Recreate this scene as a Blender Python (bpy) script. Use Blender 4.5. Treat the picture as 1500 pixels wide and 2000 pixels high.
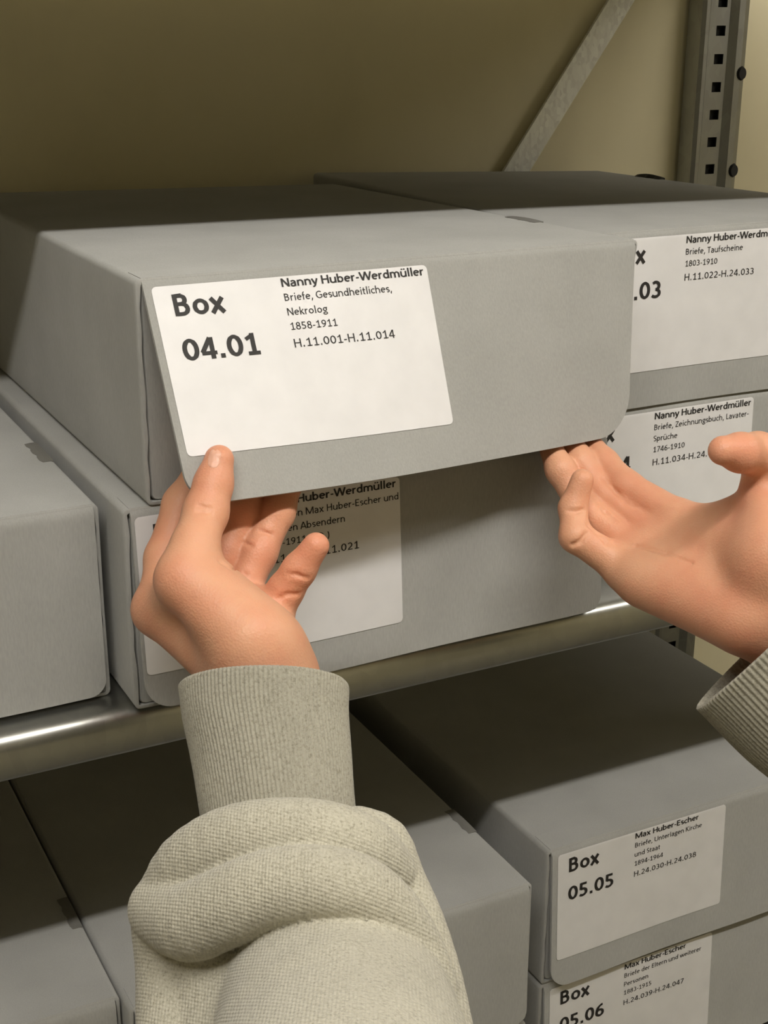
import bpy, bmesh, math, random, zlib
import numpy as np
from mathutils import Vector, Matrix

for o in list(bpy.data.objects):
    bpy.data.objects.remove(o, do_unlink=True)
S = bpy.context.scene
COL = S.collection
random.seed(4)
np.random.seed(4)

# ------------------------------------------------------------------ camera
F = 2711.8                                   # focal length in pixels of the 1500x2000 frame
CAM = np.array([-0.19095, -0.61476, 0.22145])
RW = np.array([[0.88776828, -0.46027293, 0.00403996],
               [-0.14978996, -0.29718984, -0.94299585],
               [0.43523609, 0.83655665, -0.33277997]])   # rows: right, down, forward
cd = bpy.data.cameras.new('camera')
cam = bpy.data.objects.new('camera', cd)
COL.objects.link(cam)
cd.sensor_fit = 'VERTICAL'
cd.sensor_height = 24.0
cd.sensor_width = 18.0
cd.lens = 24.0 * F / 2000.0
cd.clip_start = 0.02
mw = Matrix.Identity(4)
for i in range(3):
    mw[i][0] = RW[0][i]
    mw[i][1] = -RW[1][i]
    mw[i][2] = -RW[2][i]
    mw[i][3] = CAM[i]
cam.matrix_world = mw
S.camera = cam

# ------------------------------------------------------------------ world, light, exposure
w = bpy.data.worlds.new('world')
S.world = w
w.use_nodes = True
w.node_tree.nodes['Background'].inputs[0].default_value = (0.9, 0.92, 0.8, 1)
w.node_tree.nodes['Background'].inputs[1].default_value = 0.02
LAMP_X = (-0.12, 1.55)                # lamps in a row along the aisle
LAMP_Y, LAMP_Z = -0.645, 0.88
LAMP_POWER = 10.6
LAMP_COLOR = (1.0, 0.955, 0.90)
S.view_settings.view_transform = 'Standard'
S.view_settings.look = 'None'
S.view_settings.exposure = 0.0
S.view_settings.gamma = 1.0
S.view_settings.use_curve_mapping = False


def U(u, v, d):
    """world point seen at photo position (u, v), d metres along the optical axis"""
    return CAM + RW.T @ np.array([(u - 750) / F * d, (v - 1000) / F * d, d])


# ------------------------------------------------------------------ helpers
def link(name, me, mat=None, parent=None, smooth=True):
    o = bpy.data.objects.new(name, me)
    COL.objects.link(o)
    if mat is not None:
        me.materials.clear()
        me.materials.append(mat)
    if parent is not None:
        o.parent = parent
    if smooth and len(me.polygons):
        me.polygons.foreach_set('use_smooth', [True] * len(me.polygons))
    return o


def mesh(name, verts, faces):
    me = bpy.data.meshes.new(name)
    me.from_pydata([tuple(map(float, v)) for v in verts], [], faces)
    me.update()
    return me


def empty(name, loc, label, cat, group=None):
    o = bpy.data.objects.new(name, None)
    o.empty_display_size = 0.05
    COL.objects.link(o)
    o.location = loc
    o['label'] = label
    o['category'] = cat
    if group:
        o['group'] = group
    return o


def struct(o):
    o['kind'] = 'structure'
    return o


def box_mesh(name, lo, hi, bevel=0.0, seg=2):
    bm = bmesh.new()
    bmesh.ops.create_cube(bm, size=1)
    for v in bm.verts:
        v.co = Vector([lo[i] + (v.co[i] + .5) * (hi[i] - lo[i]) for i in range(3)])
    if bevel:
        bmesh.ops.bevel(bm, geom=bm.edges[:], offset=bevel, segments=seg, affect='EDGES', profile=.5)
    me = bpy.data.meshes.new(name)
    bm.to_mesh(me)
    bm.free()
    return me


def sharp(o, ang=35):
    me = o.data
    bm = bmesh.new()
    bm.from_mesh(me)
    for e in bm.edges:
        if len(e.link_faces) == 2:
            e.smooth = e.calc_face_angle(0) < math.radians(ang)
    bm.to_mesh(me)
    bm.free()
    return o


# ------------------------------------------------------------------ materials
def mat(name):
    m = bpy.data.materials.new(name)
    m.use_nodes = True
    nt = m.node_tree
    return m, nt, nt.nodes['Principled BSDF']


def node(nt, t, **kw):
    n = nt.nodes.new(t)
    for k, v in kw.items():
        if k in n.inputs:
            n.inputs[k].default_value = v
        else:
            setattr(n, k, v)
    return n


def ramp(nt, src, stops):
    r = nt.nodes.new('ShaderNodeValToRGB')
    el = r.color_ramp.elements
    while len(el) < len(stops):
        el.new(0.5)
    for e, (p, c) in zip(el, stops):
        e.position = p
        e.color = (*c, 1)
    nt.links.new(src, r.inputs[0])
    return r


def bump(nt, bsdf, src, strength, dist=0.001):
    b = nt.nodes.new('ShaderNodeBump')
    b.inputs['Strength'].default_value = strength
    b.inputs['Distance'].default_value = dist
    nt.links.new(src, b.inputs['Height'])
    nt.links.new(b.outputs[0], bsdf.inputs['Normal'])
    return b


def coords(nt, scale=(1, 1, 1), kind='Object'):
    tc = nt.nodes.new('ShaderNodeTexCoord')
    mp = nt.nodes.new('ShaderNodeMapping')
    mp.inputs['Scale'].default_value = scale
    nt.links.new(tc.outputs[kind], mp.inputs[0])
    return mp.outputs[0]


def cardboard():
    m, nt, b = mat('grey_cardboard')
    c1 = coords(nt, (1, 1, 1))
    n1 = node(nt, 'ShaderNodeTexNoise', Scale=22.0, Detail=4.0)
    nt.links.new(c1, n1.inputs[0])
    r = ramp(nt, n1.outputs[0], [(0.3, (0.385, 0.385, 0.365)), (0.7, (0.425, 0.425, 0.405))])
    c2 = coords(nt, (1400, 1400, 260))
    n2 = node(nt, 'ShaderNodeTexNoise', Scale=1.0, Detail=2.0)
    nt.links.new(c2, n2.inputs[0])
    r2 = ramp(nt, n2.outputs[0], [(0.3, (0.90, 0.90, 0.90)), (0.7, (1, 1, 1))])
    mx = nt.nodes.new('ShaderNodeMixRGB')
    mx.blend_type = 'MULTIPLY'
    mx.inputs[0].default_value = 1
    nt.links.new(r.outputs[0], mx.inputs[1])
    nt.links.new(r2.outputs[0], mx.inputs[2])
    nt.links.new(mx.outputs[0], b.inputs['Base Color'])
    b.inputs['Roughness'].default_value = 0.7
    b.inputs['Specular IOR Level'].default_value = 0.12
    b.inputs['Diffuse Roughness'].default_value = 0.55
    bump(nt, b, n2.outputs[0], 0.25, 0.0004)
    return m


def flat(name, col, rough=0.6, metal=0.0, spec=0.4):
    m, nt, b = mat(name)
    n1 = node(nt, 'ShaderNodeTexNoise', Scale=60.0, Detail=3.0)
    nt.links.new(coords(nt), n1.inputs[0])
    r = ramp(nt, n1.outputs[0], [(0.25, tuple(x * .95 for x in col)), (0.75, tuple(min(1, x * 1.03) for x in col))])
    nt.links.new(r.outputs[0], b.inputs['Base Color'])
    b.inputs['Roughness'].default_value = rough
    b.inputs['Metallic'].default_value = metal
    b.inputs['Specular IOR Level'].default_value = spec
    return m


def galvanised(name, rough=0.38, dark=1.0, lo_=.42, metal=.9, vs_=140.0):
    m, nt, b = mat(name)
    v = node(nt, 'ShaderNodeTexVoronoi', Scale=vs_)
    nt.links.new(coords(nt, (1, 1, 0.6)), v.inputs[0])
    r = ramp(nt, v.outputs['Color'], [(0.1, (lo_ * dark, lo_ * dark, lo_ * .95 * dark)), (0.9, (0.62 * dark, 0.63 * dark, 0.59 * dark))])
    nt.links.new(r.outputs[0], b.inputs['Base Color'])
    b.inputs['Metallic'].default_value = metal
    rr = node(nt, 'ShaderNodeMapRange')
    rr.inputs[3].default_value = rough - .06
    rr.inputs[4].default_value = rough + .1
    nz = node(nt, 'ShaderNodeTexNoise', Scale=25.0, Detail=2.0)
    nt.links.new(coords(nt), nz.inputs[0])
    nt.links.new(nz.outputs[0], rr.inputs[0])
    nt.links.new(rr.outputs[0], b.inputs['Roughness'])
    return m


def wall_paint():
    m, nt, b = mat('olive_beige_paint')
    c = coords(nt, (1, 1, 0.55))
    n1 = node(nt, 'ShaderNodeTexNoise', Scale=5.0, Detail=5.0, Roughness=0.6)
    nt.links.new(c, n1.inputs[0])
    r = ramp(nt, n1.outputs[0], [(0.3, (0.77, 0.71, 0.51)), (0.5, (0.84, 0.78, 0.57)), (0.75, (0.87, 0.81, 0.61))])
    nt.links.new(r.outputs[0], b.inputs['Base Color'])
    b.inputs['Roughness'].default_value = 0.6
    b.inputs['Specular IOR Level'].default_value = 0.2
    b.inputs['Diffuse Roughness'].default_value = 0.8
    n2 = node(nt, 'ShaderNodeTexNoise', Scale=90.0, Detail=4.0)
    nt.links.new(coords(nt), n2.inputs[0])
    bump(nt, b, n2.outputs[0], 0.15, 0.001)
    return m


def skin_mat():
    m, nt, b = mat('skin')
    n1 = node(nt, 'ShaderNodeTexNoise', Scale=38.0, Detail=3.0)
    nt.links.new(coords(nt), n1.inputs[0])
    r = ramp(nt, n1.outputs[0], [(0.3, (0.68, 0.315, 0.19)), (0.55, (0.715, 0.375, 0.23)), (0.75, (0.74, 0.41, 0.255))])
    at = nt.nodes.new('ShaderNodeAttribute')
    at.attribute_name = 'flush'
    mx = nt.nodes.new('ShaderNodeMixRGB')
    mx.inputs[2].default_value = (0.66, 0.23, 0.14, 1)
    nt.links.new(at.outputs['Fac'], mx.inputs[0])
    nt.links.new(r.outputs[0], mx.inputs[1])
    nt.links.new(mx.outputs[0], b.inputs['Base Color'])
    b.inputs['Roughness'].default_value = 0.48
    b.inputs['Specular IOR Level'].default_value = 0.4
    b.inputs['Subsurface Weight'].default_value = 0.25
    b.inputs['Subsurface Radius'].default_value = (1.0, 0.35, 0.18)
    b.inputs['Subsurface Scale'].default_value = 0.004
    n2 = node(nt, 'ShaderNodeTexVoronoi', Scale=900.0)
    nt.links.new(coords(nt), n2.inputs[0])
    n3 = node(nt, 'ShaderNodeTexNoise', Scale=130.0, Detail=4.0)
    nt.links.new(coords(nt), n3.inputs[0])
    ad = node(nt, 'ShaderNodeMath', operation='ADD')
    nt.links.new(n2.outputs['Distance'], ad.inputs[0])
    nt.links.new(n3.outputs[0], ad.inputs[1])
    bump(nt, b, ad.outputs[0], 0.22, 0.0006)
    return m


def knit_mat(name, stripes, amp, g):
    m, nt, b = mat(name)
    n1 = node(nt, 'ShaderNodeTexNoise', Scale=760.0, Detail=3.0, Roughness=0.75)
    nt.links.new(coords(nt, (1, 1, 1)), n1.inputs[0])
    r = ramp(nt, n1.outputs[0], [(0.28, (0.34 * g, 0.315 * g, 0.235 * g)), (0.48, (0.58 * g, 0.55 * g, 0.44 * g)), (0.75, (0.70 * g, 0.67 * g, 0.55 * g))])
    n2 = node(nt, 'ShaderNodeTexNoise', Scale=45.0, Detail=3.0)
    nt.links.new(coords(nt), n2.inputs[0])
    r2 = ramp(nt, n2.outputs[0], [(0.3, (0.9, 0.9, 0.9)), (0.7, (1, 1, 1))])
    mx = nt.nodes.new('ShaderNodeMixRGB')
    mx.blend_type = 'MULTIPLY'
    mx.inputs[0].default_value = 1
    nt.links.new(r.outputs[0], mx.inputs[1])
    nt.links.new(r2.outputs[0], mx.inputs[2])
    nt.links.new(mx.outputs[0], b.inputs['Base Color'])
    b.inputs['Roughness'].default_value = 0.95
    b.inputs['Specular IOR Level'].default_value = 0.1
    b.inputs['Sheen Weight'].default_value = 0.25
    b.inputs['Sheen Roughness'].default_value = 0.6
    oc = coords(nt)
    outs = []
    for vec, pitch in ((RW[0], stripes[0]), (-RW[1] + .5 * RW[2] + .3 * RW[0], stripes[1])):
        vm = nt.nodes.new('ShaderNodeVectorMath')
        vm.operation = 'DOT_PRODUCT'
        vm.inputs[1].default_value = tuple(vec)
        nt.links.new(oc, vm.inputs[0])
        a1 = node(nt, 'ShaderNodeMath', operation='MULTIPLY')
        a1.inputs[1].default_value = 2 * math.pi / pitch
        nt.links.new(vm.outputs['Value'], a1.inputs[0])
        s1 = node(nt, 'ShaderNodeMath', operation='SINE')
        nt.links.new(a1.outputs[0], s1.inputs[0])
        outs.append(s1)
    ad = node(nt, 'ShaderNodeMath', operation='ADD')
    nt.links.new(outs[0].outputs[0], ad.inputs[0])
    nt.links.new(outs[1].outputs[0], ad.inputs[1])
    m3 = node(nt, 'ShaderNodeMath', operation='MULTIPLY_ADD')
    m3.inputs[1].default_value = amp
    nt.links.new(ad.outputs[0], m3.inputs[0])
    nt.links.new(n1.outputs[0], m3.inputs[2])
    bump(nt, b, m3.outputs[0], 0.6, 0.0007)
    return m


M_CARD = cardboard()
M_LABEL = flat('label_paper', (0.735, 0.73, 0.735), 0.5)
M_INK = flat('black_ink', (0.022, 0.02, 0.019), 0.6)
M_DARK = flat('dark_torn_board', (0.20, 0.195, 0.175), 0.9)
M_STEEL = galvanised('galvanised_steel', 0.30, 0.74, .57, .97)
M_POST = galvanised('galvanised_post', 0.42, 0.52, .55, 1.0)
M_STRAP = galvanised('galvanised_strap', 0.5, 1.15, .50, .75, 330.0)
M_BOLT = flat('bolt_black_and_hole_shade', (0.012, 0.012, 0.011), 0.6)  # bolts and one box tab; also painted shade inside the upright's holes
M_WALL = wall_paint()
M_FLOOR = flat('grey_floor_paint', (0.14, 0.135, 0.12), 0.7)
M_CEIL = flat('off_white_ceiling', (0.80, 0.78, 0.70), 0.9)
M_SKIN = skin_mat()
M_NAIL = flat('fingernail', (0.76, 0.42, 0.30), 0.36)
M_KNIT = knit_mat('heather_knit', (.0013, .0016), .2, .86)
M_RIB = knit_mat('heather_rib', (.002, .002), .0, .60)
M_HOUSING = flat('white_lamp_housing', (0.8, 0.8, 0.78), 0.4)

# ------------------------------------------------------------------ room
WALL_Y = 0.474
def slab(name, lo, hi, m):
    o = link(name, box_mesh(name, lo, hi), m, smooth=False)
    return struct(o)
slab('wall_back', (-3.0, WALL_Y, -1.28), (3.0, WALL_Y + .1, 1.0), M_WALL)
slab('wall_front', (-3.0, -1.75, -1.28), (3.0, -1.65, 1.0), M_WALL)
slab('wall_left', (-2.3, -1.75, -1.28), (-3.0, WALL_Y + .1, 1.0), M_WALL)
slab('wall_right', (3.0, -1.75, -1.28), (3.1, WALL_Y + .1, 1.0), M_WALL)
slab('floor', (-3.1, -1.75, -1.38), (3.1, WALL_Y + .1, -1.28), M_FLOOR)
slab('ceiling', (-3.1, -1.75, 1.0), (3.1, WALL_Y + .1, 1.1), M_CEIL)

# ------------------------------------------------------------------ ceiling lamp (above the frame)
def ceiling_lamp(x, label, k=1.0):
    t = empty('ceiling_lamp', (x, LAMP_Y, 1.0), label, 'lamp', 'ceiling lamps in a row above the aisle')
    link('housing', box_mesh('housing', (-.65, -.03, -.045), (.65, .03, 0), .005), M_HOUSING, t)
    link('end_cap', box_mesh('end_cap', (-.62, -.02, -.12), (-.605, .02, -.058), .003), M_HOUSING, t)
    link('end_cap', box_mesh('end_cap', (.605, -.02, -.12), (.62, .02, -.058), .003), M_HOUSING, t)
    for nm, rx, pw in (('tube', 18, 1.0), ('tube_upper_side', 180, .55)):
      ld = bpy.data.lights.new(nm, 'AREA')
      ld.shape = 'RECTANGLE'
      ld.size = 1.2
      ld.size_y = 0.035
      ld.energy = LAMP_POWER * pw * k
      ld.color = LAMP_COLOR
      lo = bpy.data.objects.new(nm, ld)
      COL.objects.link(lo)
      lo.parent = t
      lo.location = (0, 0, LAMP_Z - 1.0)
      lo.rotation_euler = (math.radians(rx), 0, 0)
ceiling_lamp(LAMP_X[0], 'fluorescent ceiling lamp above the open-flapped box')
ceiling_lamp(LAMP_X[1], 'fluorescent ceiling lamp past the right end of the shelving', .72)

# ------------------------------------------------------------------ shelving
SHELF_Z = -0.108
def shelving():
    t = empty('shelving_unit', (0.09, 0.22, -1.28), 'galvanised steel storage shelving with a diagonal back brace', 'shelving')
    base = Vector(t.location)
    def put(name, verts, faces, m, parent=t, smooth=True):
        return link(name, mesh(name, [Vector(v) - base for v in verts], faces), m, parent, smooth)
    # shelves: folded sheet profile in (y, z) swept along x
    def shelf(z):
        prof = [(.440, -.03), (.440, 0)]
        prof += [(.013, 0)]
        for k in range(1, 7):
            a = k / 6 * math.pi / 2
            prof.append((.013 - .009 * math.sin(a), -.009 + .009 * math.cos(a)))
        prof += [(.004, -.022)]
        for k in range(1, 4):
            a = k / 3 * math.pi / 2
            prof.append((.004 + .003 - .003 * math.cos(a), -.022 - .003 * math.sin(a)))
        prof += [(.018, -.025)]
        th = .0012
        inner = []
        n = len(prof)
        for i, (y, zz) in enumerate(prof):
            a = prof[max(0, i - 1)]
            b = prof[min(n - 1, i + 1)]
            d = Vector((b[0] - a[0], b[1] - a[1])).normalized()
            nn = Vector((-d.y, d.x))          # towards the inside of the fold
            inner.append((y + nn.x * th, zz + nn.y * th))
        loop = prof + inner[::-1]
        xs = [-.53, .085, .70]
        vs, fs = [], []
        for x in xs:
            vs += [(x, y, z + zz) for y, zz in loop]
        m = len(loop)
        for j in range(len(xs) - 1):
            for i in range(m):
                i2 = (i + 1) % m
                fs.append((j * m + i, j * m + i2, (j + 1) * m + i2, (j + 1) * m + i))
        fs.append(tuple(range(m)))
        fs.append(tuple(range((len(xs) - 1) * m, len(xs) * m))[::-1])
        o = put('shelf', vs, fs, M_STEEL)
        sharp(o, 40)
    for z in (SHELF_Z, SHELF_Z + .40, SHELF_Z - .412):
        shelf(z)

    # perforated uprights
    def upright(x0, y0, face, holes):
        # cross section in (dx, dy), hole strip between index 4 and 5
        s = face
        prof = [(0, .022), (.001, .004), (.004, .001), (.008, .001), (.011, .004), (.015, .004),
                (.034, .004), (.037, .001), (.040, -.002), (.046, -.003), (.052, -.001), (.056, .006), (.057, .022)]
        vs, fs = [], []
        z0, z1 = -1.28, .99
        def quad(a, b, za, zb):
            k = len(vs)
            vs.extend([(x0 + a[0], y0 + s * a[1], za), (x0 + b[0], y0 + s * b[1], za), (x0 + b[0], y0 + s * b[1], zb), (x0 + a[0], y0 + s * a[1], zb)])
            fs.append((k, k + 1, k + 2, k + 3))
        for i in range(len(prof) - 1):
            if i == 5 and holes:
                continue
            quad(prof[i], prof[i + 1], z0, z1)
        if holes:
            a, b = prof[5], prof[6]
            h0, h1 = (a[0] + .0042, a[1]), (a[0] + .0150, a[1])
            quad(a, h0, z0, z1)
            quad(h1, b, z0, z1)
            zz = z0
            zc = .2151 - .025 * 59
            while zc < .98:
                quad(h0, h1, zz, zc - .0045)
                zz = zc + .0045
                # inner sides of the punched hole
                for (pa, pb, za, zb) in ((h0, (h0[0], h0[1] + .0015), zc - .0045, zc + .0045), (h1, (h1[0], h1[1] + .0015), zc - .0045, zc + .0045)):
                    quad(pa, pb, za, zb)
                zc += .025
            quad(h0, h1, zz, z1)
        # closing web at the back
        quad((0, .022), (.057, .022), z0, z1)
        # shade behind the strip comes from a black slab added further down
        o = put('upright', vs, fs, M_POST, smooth=False)
        return o
    up = upright(.688, .446, 1, True)
    for z in (.1773, .0885, -.0, -.09, .266):
        bm = bmesh.new()
        bmesh.ops.create_cone(bm, cap_ends=True, segments=20, radius1=.0055, radius2=.0042, depth=.003)
        me = bpy.data.meshes.new('bolt')
        for v in bm.verts:
            v.co = Vector((v.co.x + .7355, -v.co.z + .4425, v.co.y * 1.25 + z)) - base
        bm.to_mesh(me)
        bm.free()
        link('bolt', me, M_BOLT, up, False)
    # added black slab, its colour stands in for the shade inside the punched holes
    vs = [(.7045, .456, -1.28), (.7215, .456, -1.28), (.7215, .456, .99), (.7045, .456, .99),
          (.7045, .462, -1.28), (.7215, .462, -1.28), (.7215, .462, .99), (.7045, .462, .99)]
    put('hole_shade_slab', vs, [(0, 1, 2, 3), (7, 6, 5, 4), (0, 4, 5, 1), (1, 5, 6, 2), (2, 6, 7, 3), (3, 7, 4, 0)], M_BOLT, up, False)
    upright(-.588, .446, 1, True)
    upright(.688, .026, -1, True)
    upright(-.588, .026, -1, True)
    # flat diagonal strap across the back
    a, b = Vector((.40, .462, -.045)), Vector((.715, .462, .39))
    d = (b - a).normalized()
    nrm = Vector((d.z, 0, -d.x))
    w2 = .0115
    vs = []
    for p in (a, b):
        for y in (0, .003):
            for q in (-1, 1):
                vs.append(p + nrm * w2 * q + Vector((0, y, 0)))
    put('brace', vs, [(0, 1, 5, 4), (2, 6, 7, 3), (0, 4, 6, 2), (1, 3, 7, 5), (0, 2, 3, 1), (4, 5, 7, 6)], M_STRAP, smooth=False)
shelving()

# ------------------------------------------------------------------ lettering
def text_w(txt):
    return sum(GLYPH[c][0] for c in txt)
# letters and figures drawn as pen strokes, cap height 1: name -> (advance, strokes)
def arc(cx, cy, rx, ry, a0, a1, n=16):
    return [(cx + rx * math.cos(math.radians(a0 + (a1 - a0) * k / n)), cy + ry * math.sin(math.radians(a0 + (a1 - a0) * k / n))) for k in range(n + 1)]
GLYPH = {
    '0': (.80, [arc(.40, .5, .265, .41, 90, 450, 28)]),
    '1': (.80, [[(.45, 0), (.45, 1.0)], [(.45, .90), (.14, .73)], [(.16, .08), (.72, .08)]]),
    '2': (.80, [arc(.37, .66, .24, .26, 150, -40, 14) + [(.14, .13)], [(.12, .085), (.68, .085)]]),
    '3': (.80, [arc(.34, .70, .24, .215, 140, -90, 14), arc(.34, .29, .28, .21, 90, -145, 14)]),
    '4': (.80, [[(.56, 0), (.56, .98)], [(.53, .96), (.10, .30)], [(.07, .27), (.76, .27)]]),
    '5': (.80, [[(.64, .915), (.20, .915)], [(.225, .99), (.205, .50)], arc(.33, .315, .28, .235, 118, -138, 16)]),
    '6': (.80, [arc(.41, .31, .25, .225, 180, -180, 22), arc(.66, .33, .50, .585, 180, 92, 14)]),
    '.': (.42, [[(.20, 0), (.20, .20)]]),
    'B': (.88, [[(.17, 0), (.17, 1)], [(.17, .92), (.40, .92)] + arc(.40, .73, .22, .19, 90, -90, 10) + [(.17, .54)],
                [(.40, .54)] + arc(.42, .31, .26, .23, 90, -90, 10) + [(.17, .08)]]),
    'o': (.84, [arc(.42, .355, .27, .275, 90, 450, 26)]),
    'x': (.76, [[(.09, 0), (.64, .70)], [(.09, .70), (.64, 0)]]),
}
X_ = .70
def hump(x, w_, y1=X_ - .07):
    """shoulder of n, m, h, r starting on the stem at x"""
    return arc(x + w_ / 2, y1 - w_ / 2 + .02, w_ / 2, w_ / 2, 165, 0, 10) + [(x + w_, 0)]
BOWL = arc(.39, .35, .255, .285, 90, 450, 22)
GLYPH.update({
    ' ': (.35, []), ',': (.39, [[(.22, .14), (.12, -.20)]]), '-': (.475, [[(.07, .36), (.40, .36)]]),
    '(': (.47, [arc(.62, .42, .45, .70, 130, 230, 10)]), ')': (.47, [arc(-.15, .42, .45, .70, 50, -50, 10)]),
    '7': (.79, [[(.10, .93), (.68, .93), (.28, 0)]]),
    '8': (.79, [arc(.395, .73, .21, .205, -90, 270, 20), arc(.395, .285, .26, .23, 90, 450, 20)]),
    '9': (.79, [arc(.39, .68, .25, .245, 0, 360, 22), arc(.14, .65, .50, .585, 0, -88, 14)]),
    'a': (.74, [arc(.34, .44, .22, .22, 150, 0, 10) + [(.56, 0)], [(.56, .39), (.36, .39)] + arc(.33, .20, .20, .17, 90, 270, 10) + [(.42, .04), (.56, .16)]]),
    'b': (.82, [[(.14, 0), (.14, 1.05)], arc(.40, .35, .26, .285, 170, -170, 18)]),
    'c': (.66, [arc(.40, .35, .28, .285, 50, 310, 16)]),
    'd': (.82, [[(.66, 0), (.66, 1.05)], arc(.40, .35, .26, .285, 10, 350, 18)]),
    'e': (.77, [[(.12, .38), (.66, .38)] + arc(.39, .35, .27, .285, 8, 310, 18)]),
    'f': (.47, [[(.20, 0), (.20, .80)] + arc(.36, .82, .16, .19, 180, 80, 8), [(.04, .62), (.42, .62)]]),
    'g': (.73, [arc(.36, .43, .22, .21, 0, 360, 18), [(.40, .63), (.70, .63)], arc(.36, -.10, .26, .15, 60, 420, 18)]),
    'h': (.82, [[(.14, 0), (.14, 1.05)], hump(.14, .52)]),
    'i': (.36, [[(.18, 0), (.18, X_)], [(.18, .86), (.18, 1.0)]]),
    'k': (.71, [[(.14, 0), (.14, 1.05)], [(.15, .34), (.58, X_)], [(.26, .42), (.62, 0)]]),
    'l': (.36, [[(.18, 0), (.18, 1.05)]]),
    'm': (1.24, [[(.14, 0), (.14, X_)], hump(.14, .47), hump(.61, .47)]),
    'n': (.82, [[(.14, 0), (.14, X_)], hump(.14, .52)]),
    'p': (.82, [[(.14, -.28), (.14, X_)], arc(.40, .35, .26, .285, 170, -170, 18)]),
    'r': (.54, [[(.14, 0), (.14, X_)], arc(.40, .34, .26, .29, 165, 75, 8)]),
    's': (.61, [[(.50, .58)] + arc(.31, .50, .18, .14, 50, 250, 10) + [(.36, .32)] + arc(.31, .19, .20, .14, 50, -130, 10)]),
    't': (.52, [[(.22, .90), (.22, .20)] + arc(.36, .18, .14, .13, 180, 285, 8), [(.05, .62), (.46, .62)]]),
    'u': (.82, [[(.67, X_), (.67, 0)], [(.13, X_), (.13, .28)] + arc(.39, .27, .26, .22, 180, 340, 10)]),
    'v': (.70, [[(.06, X_), (.35, 0), (.64, X_)]]),
    'w': (1.11, [[(.06, X_), (.31, 0), (.555, X_), (.80, 0), (1.05, X_)]]),
    'y': (.70, [[(.06, X_), (.36, .02)], [(.64, X_), (.34, -.10), (.22, -.23), (.08, -.23)]]),
    'A': (.90, [[(.05, 0), (.45, 1), (.85, 0)], [(.20, .28), (.70, .28)]]),
    'D': (.955, [[(.16, 0), (.16, 1)], [(.16, .93), (.36, .93)] + arc(.38, .5, .44, .43, 90, -90, 14) + [(.16, .07)]]),
    'E': (.76, [[(.16, 0), (.16, 1)], [(.16, .93), (.66, .93)], [(.16, .52), (.60, .52)], [(.16, .07), (.66, .07)]]),
    'G': (.98, [arc(.52, .5, .42, .44, 48, 320, 18) + [(.84, .45)], [(.55, .47), (.90, .47)]]),
    'H': (.97, [[(.16, 0), (.16, 1)], [(.81, 0), (.81, 1)], [(.16, .52), (.81, .52)]]),
    'K': (.81, [[(.16, 0), (.16, 1)], [(.17, .48), (.68, 1)], [(.28, .58), (.74, 0)]]),
    'L': (.65, [[(.16, 1), (.16, 0)], [(.16, .07), (.58, .07)]]),
    'M': (1.33, [[(.16, 0), (.16, 1)], [(1.17, 0), (1.17, 1)], [(.18, .98), (.665, .05), (1.15, .98)]]),
    'N': (1.0, [[(.16, 0), (.16, 1)], [(.84, 0), (.84, 1)], [(.18, .95), (.82, .05)]]),
    'P': (.80, [[(.16, 0), (.16, 1)], [(.16, .93), (.36, .93)] + arc(.40, .69, .25, .24, 90, -90, 12) + [(.16, .45)]]),
    'S': (.71, [[(.60, .84)] + arc(.36, .73, .23, .20, 50, 245, 12) + [(.42, .46)] + arc(.35, .27, .25, .20, 60, -140, 12)]),
    'T': (.756, [[(.378, 0), (.378, 1)], [(.03, .93), (.73, .93)]]),
    'U': (1.0, [[(.15, 1), (.15, .36)] + arc(.5, .36, .35, .30, 180, 360, 14) + [(.85, 1)]]),
    'W': (1.38, [[(.05, 1), (.37, 0), (.69, 1), (1.01, 0), (1.33, 1)]]),
    'Z': (.727, [[(.08, .93), (.64, .93), (.09, .07), (.66, .07)]]),
})
GLYPH['ü'] = (.82, GLYPH['u'][1] + [[(.26, .86), (.26, 1.0)], [(.54, .86), (.54, 1.0)]])

def stroke_text(txt, h=.098):
    vs, fs, x0 = [], [], 0.0
    for ch in txt:
        adv, lines0 = GLYPH[ch]
        lines_ = []
        for pl in lines0:                         # break the pen stroke at sharp corners
            cur = [pl[0]]
            for i in range(1, len(pl)):
                cur.append(pl[i])
                if i < len(pl) - 1:
                    ax_, ay_ = pl[i][0] - pl[i - 1][0], pl[i][1] - pl[i - 1][1]
                    bx_, by_ = pl[i + 1][0] - pl[i][0], pl[i + 1][1] - pl[i][1]
                    if ax_ * bx_ + ay_ * by_ < 0:
                        lines_.append(cur)
                        cur = [pl[i]]
            lines_.append(cur)
        for pl in lines_:
            n = len(pl)
            closed = math.hypot(pl[0][0] - pl[-1][0], pl[0][1] - pl[-1][1]) < 1e-6
            k = len(vs)
            for i, p in enumerate(pl):
                a = pl[i - 1] if i else (pl[-2] if closed else None)
                b = pl[i + 1] if i < n - 1 else (pl[1] if closed else None)
                d1 = Vector((p[0] - a[0], p[1] - a[1])).normalized() if a else None
                d2 = Vector((b[0] - p[0], b[1] - p[1])).normalized() if b else None
                d1, d2 = d1 or d2, d2 or d1
                nn = Vector((-(d1.y + d2.y), d1.x + d2.x)).normalized()
                m = min(2.0, 1 / max(.3, nn.dot(Vector((-d1.y, d1.x)))))
                hw = h * (1.08 if abs(nn.x) > .7 else .88)
                vs.append((x0 + p[0] + nn.x * hw * m, p[1] + nn.y * hw * m))
                vs.append((x0 + p[0] - nn.x * hw * m, p[1] - nn.y * hw * m))
            for i in range(n - 1):
                fs.append((k + 2 * i, k + 2 * i + 1, k + 2 * i + 3, k + 2 * i + 2))
        x0 += adv
    return vs, fs

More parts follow.
